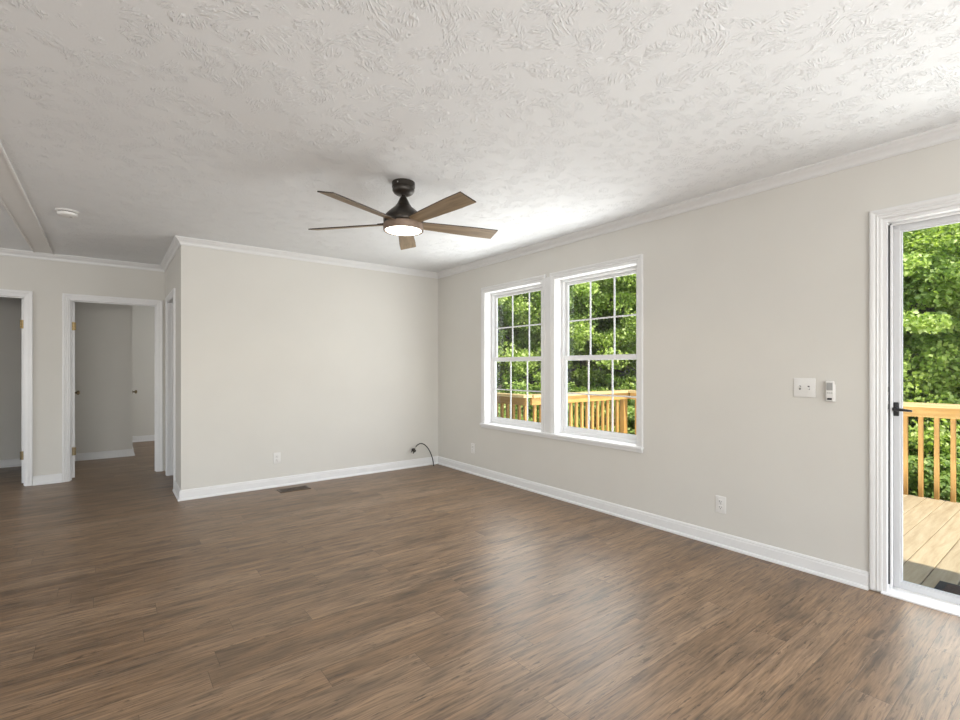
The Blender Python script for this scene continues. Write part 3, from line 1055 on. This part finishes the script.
def railing(name, axis, line, a0, a1, inward, label, posts):
    """axis: the way it runs; inward: +1/-1 side the walkers stand on"""
    base = (line, a0, DZ) if axis == 'Y' else (a0, line, DZ)
    t = tag(empty(name, base), label, 'railing')
    mh = M['lumber_y'] if axis == 'Y' else M['rail_x']

    def P(f, a, z):
        return (line + f - base[0], a - base[1], z - base[2]) if axis == 'Y' else (a - base[0], line + f - base[1], z - base[2])
    MB().box(P(-.075 + inward * .01, a0, .836), P(.075 + inward * .01, a1, .874), .005, 2).build('rail_cap', M['cap_y'] if axis == 'Y' else M['cap_x'], t)
    MB().box(P(inward * .004, a0 + .004, .735), P(inward * .042, a1 - .004, .836), .004, 2).build('top_rail', mh, t)
    n = int((a1 - a0) / .119)
    for i in range(n):
        a = a1 - .08 - i * .119
        if any(abs(a - p) < .085 for p in posts):
            continue
        MB().box(P(-.019 - .019, a - .019, .780) if inward > 0 else P(0, a - .019, .780), P(0, a + .019, DZ - .12) if inward > 0 else P(.038, a + .019, DZ - .12), .003, 1).build('baluster', M['lumber_z'], t)
    for p in posts:
        MB().box(P(-.0 if inward < 0 else -.089, p - .0445, .834), P(.089 if inward < 0 else 0, p + .0445, DZ - .16), .004, 2).build('post', M['lumber_z'], t)
    return t


railing('deck_railing', 'Y', 6.52, -0.60, 4.565, -1, 'far wooden deck railing seen through the glass door', [0.30, 2.35])
railing('deck_railing', 'X', 4.655, 4.408, 6.62, -1, 'sunlit wooden deck railing seen through the right-hand window', [6.50])
railing('deck_railing', 'Y', 4.34, 4.60, 6.55, -1, 'shaded wooden railing seen through the left-hand window', [6.45])

dm = tag(empty('doormat', (3.80, 0.245, DZ)), 'dark brown doormat on the deck boards outside the glass door', 'doormat')
MB().box((-.235, -.380, 0), (.235, .380, .010), .003, 2).build('mat_border', M['mat_edge'], dm)
b = MB().box((-.195, -.340, .009), (.195, .340, .016), .003, 2)
b.build('mat_pile', M['mat_brown'], dm)

# ------------------------------------------------------------------ woodland beyond the deck


def gz(x, y):
    r = math.hypot(x - 3, y - 1)
    base = -1.0 + max(0, r - 5.5) * 0.16
    return base + 0.12 * math.sin(x * .9 + y * .4) + 0.08 * math.sin(y * 1.3)


t = bmesh.new()
NX, NY = 46, 60
gv = [[t.verts.new((3.55 + i * .75, -9 + j * .75, gz(3.55 + i * .75, -9 + j * .75))) for j in range(NY)] for i in range(NX)]
for i in range(NX - 1):
    for j in range(NY - 1):
        t.faces.new((gv[i][j], gv[i + 1][j], gv[i + 1][j + 1], gv[i][j + 1]))
gb = MB()
gb._merge(t)
struct(gb.build('ground', M['ground'], smooth=True))


def leaf_mesh(seed, n, rad, clumps, leaf, drop=0.0):
    """a crown of small folded leaves gathered in clumps"""
    r = np.random.default_rng(seed)
    d = r.normal(size=(clumps, 3))
    d /= np.linalg.norm(d, axis=1)[:, None]
    cr = r.uniform(0.35, 1.0, clumps) ** 0.6
    cc = d * cr[:, None] * np.array(rad)
    csz = r.uniform(0.20, 0.42, clumps) * (rad[0] ** .5) * 0.72
    idx = r.integers(0, clumps, n)
    off = r.normal(size=(n, 3))
    off /= np.linalg.norm(off, axis=1)[:, None]
    off *= (r.uniform(0, 1, n) ** .5)[:, None]
    off[:, 2] *= .6
    c = cc[idx] + off * csz[idx][:, None]
    # leaf frame: normals mostly up and outwards
    nrm = r.normal(size=(n, 3)) * .75 + np.array([0, 0, .55]) + off * .5 + 1.0 * cc[idx] / np.linalg.norm(cc[idx], axis=1)[:, None]
    nrm /= np.linalg.norm(nrm, axis=1)[:, None]
    a = r.normal(size=(n, 3))
    a -= (a * nrm).sum(1)[:, None] * nrm
    a /= np.linalg.norm(a, axis=1)[:, None]
    s = np.cross(nrm, a)
    L = (leaf * r.uniform(.65, 1.35, n))[:, None]
    W = L * .36
    tip = c + a * L * .5 - nrm * L * .10
    tail = c - a * L * .5
    lft = c + s * W + nrm * L * .09 - a * L * .06
    rgt = c - s * W + nrm * L * .09 - a * L * .06
    v = np.stack([tail, lft, tip, rgt], 1).reshape(-1, 3)
    me = bpy.data.meshes.new('foliage')
    me.vertices.add(4 * n)
    me.vertices.foreach_set('co', v.astype(np.float32).ravel())
    q = np.arange(n) * 4
    tri = np.stack([q, q + 2, q + 1, q, q + 3, q + 2], 1).reshape(-1)
    me.loops.add(6 * n)
    me.loops.foreach_set('vertex_index', tri.astype(np.int32))
    me.polygons.add(2 * n)
    me.polygons.foreach_set('loop_start', (np.arange(2 * n) * 3).astype(np.int32))
    me.update(calc_edges=True)
    me.validate()
    return me


def trunk_mesh(seed, h, r0, spread):
    rr = random.Random(seed)
    b = MB()
    pts = []
    x = y = 0
    for i in range(9):
        pts.append((x, y, -0.4 + (h + .4) * i / 8))
        x += rr.uniform(-.08, .08)
        y += rr.uniform(-.08, .08)
    b.tube(pts, [r0 * (1.25 - .95 * i / 8) for i in range(9)], 10)
    for k in range(7):
        i = rr.randint(3, 7)
        p = Vector(pts[i])
        a = rr.uniform(0, 6.28)
        ln_ = spread * rr.uniform(.5, .95)
        q = [p]
        for s in range(1, 5):
            q.append(p + Vector((math.cos(a) * ln_ * s / 4, math.sin(a) * ln_ * s / 4, ln_ * .55 * s / 4 + rr.uniform(-.05, .05))))
        b.tube(q, [r0 * .42 * (1 - .2 * s) for s in range(5)], 7)
    return b


LM = [leaf_mesh(11, 60000, (2.0, 2.0, 2.3), 190, .062), leaf_mesh(12, 60000, (2.1, 1.9, 2.1), 210, .058), leaf_mesh(13, 60000, (1.9, 2.1, 2.5), 170, .064)]
SM = [leaf_mesh(21, 16000, (1.1, 1.1, .75), 90, .056), leaf_mesh(22, 16000, (1.0, 1.2, .85), 85, .058)]
for me in LM + SM:
    me.materials.append(LEAF[0])
TM = [trunk_mesh(31, 5.0, .13, 1.7), trunk_mesh(32, 5.0, .11, 1.8)]
TMe = []
for b in TM:
    o = b.build('trunk', M['bark'], None, True)
    TMe.append(o.data)
    bpy.data.objects.remove(o)
SMs = trunk_mesh(41, .9, .028, .7)
o = SMs.build('stem', M['bark'], None, True)
STEM = o.data
bpy.data.objects.remove(o)

FW = (math.sin(math.atan(371 / 482.3)), math.cos(math.atan(371 / 482.3)))
RT = (FW[1], -FW[0])


def at(px, depth):
    u = (px - 480) / 482.3
    return (depth * (FW[0] + RT[0] * u), depth * (FW[1] + RT[1] * u))


def tree(px, depth, zc, scale, mi, leafm, label, group=None, shrub=False, trunk=True):
    x, y = at(px, depth)
    g = gz(x, y)
    nm = 'shrub' if shrub else 'broadleaf_tree'
    t = tag(empty(nm, (x, y, g), random.Random(int(px * 7 + depth * 31)).uniform(0, 6.28)), label, 'shrub' if shrub else 'tree', group)
    me = (SM if shrub else LM)[mi]
    f = bpy.data.objects.new('foliage', me)
    COL.objects.link(f)
    f.parent = t
    f.location = (0, 0, zc - g)
    f.scale = (scale,) * 3
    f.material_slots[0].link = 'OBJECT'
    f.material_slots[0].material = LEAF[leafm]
    s = bpy.data.objects.new('stem' if shrub else 'trunk', STEM if shrub else TMe[mi % 2])
    COL.objects.link(s)
    s.parent = t
    top = (zc - g) + (0.1 if shrub else .9 * scale)
    s.scale = (1.0, 1.0, top / (.9 if shrub else 5.0)) if shrub else (scale, scale, top / 5.0)
    return t


tree(497, 10.6, 2.6, 1.00, 0, 0, 'bright green tree behind the far side of the left window')
tree(533, 11.4, 3.0, 1.05, 1, 1, 'green tree behind the right side of the left window')
tree(575, 11.2, 2.7, 1.05, 2, 0, 'bright tree behind left panes of right-hand window')
tree(606, 12.6, 3.6, 1.15, 0, 1, 'darker tree with visible trunk behind middle of right-hand window')
tree(640, 11.0, 2.9, 1.05, 1, 0, 'bright tree behind the right edge of right-hand window')
BG = 'background woodland trees'
for px, d, zc, s, mi, lm in ((455, 17, 4.0, 1.3, 1, 0), (507, 18, 4.2, 1.3, 2, 0), (560, 18, 4.2, 1.3, 0, 1), (608, 18, 4.2, 1.3, 1, 0), (655, 17, 4.2, 1.3, 2, 0), (695, 16, 4.0, 1.25, 0, 0), (535, 25, 7.0, 2.0, 0, 0), (605, 25, 7.0, 2.0, 2, 0), (672, 24, 7, 2.0, 1, 0)):
    tree(px, d, zc, s, mi, lm, 'leafy woodland tree standing deep behind the window trees', BG)
tree(886, 7.0, 1.7, 0.95, 0, 0, 'leafy tree beyond the railing at left of the glass door')
tree(940, 7.7, 2.3, 1.05, 1, 0, 'bright tree beyond the railing in middle of glass door')
tree(1000, 7.0, 1.8, 1.00, 2, 1, 'green tree beyond the railing at right edge of glass door')
for px, d, zc, s, mi, lm in ((860, 11, 3.6, 1.5, 1, 1), (908, 10.5, 4.9, 1.45, 2, 0), (958, 10.5, 5.1, 1.5, 0, 0), (1040, 11, 3.8, 1.5, 1, 1), (900, 16, 8.0, 2.1, 0, 1), (985, 16, 7.5, 2.2, 2, 1)):
    tree(px, d, zc, s, mi, lm, 'dense woodland tree standing deep behind the glass door trees', 'woodland trees deep behind the glass door')
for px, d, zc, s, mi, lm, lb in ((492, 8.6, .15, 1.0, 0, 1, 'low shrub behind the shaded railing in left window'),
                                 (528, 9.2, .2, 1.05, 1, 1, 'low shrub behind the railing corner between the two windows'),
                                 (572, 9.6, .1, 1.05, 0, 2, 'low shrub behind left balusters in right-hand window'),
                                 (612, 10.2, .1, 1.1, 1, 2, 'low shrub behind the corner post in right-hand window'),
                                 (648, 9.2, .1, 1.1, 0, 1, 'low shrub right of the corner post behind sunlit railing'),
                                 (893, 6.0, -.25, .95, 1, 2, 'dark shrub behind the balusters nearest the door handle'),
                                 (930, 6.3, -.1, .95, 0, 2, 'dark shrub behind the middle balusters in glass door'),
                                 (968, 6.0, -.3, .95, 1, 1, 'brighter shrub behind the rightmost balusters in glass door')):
    tree(px, d, zc, s, mi, lm, lb, shrub=True)
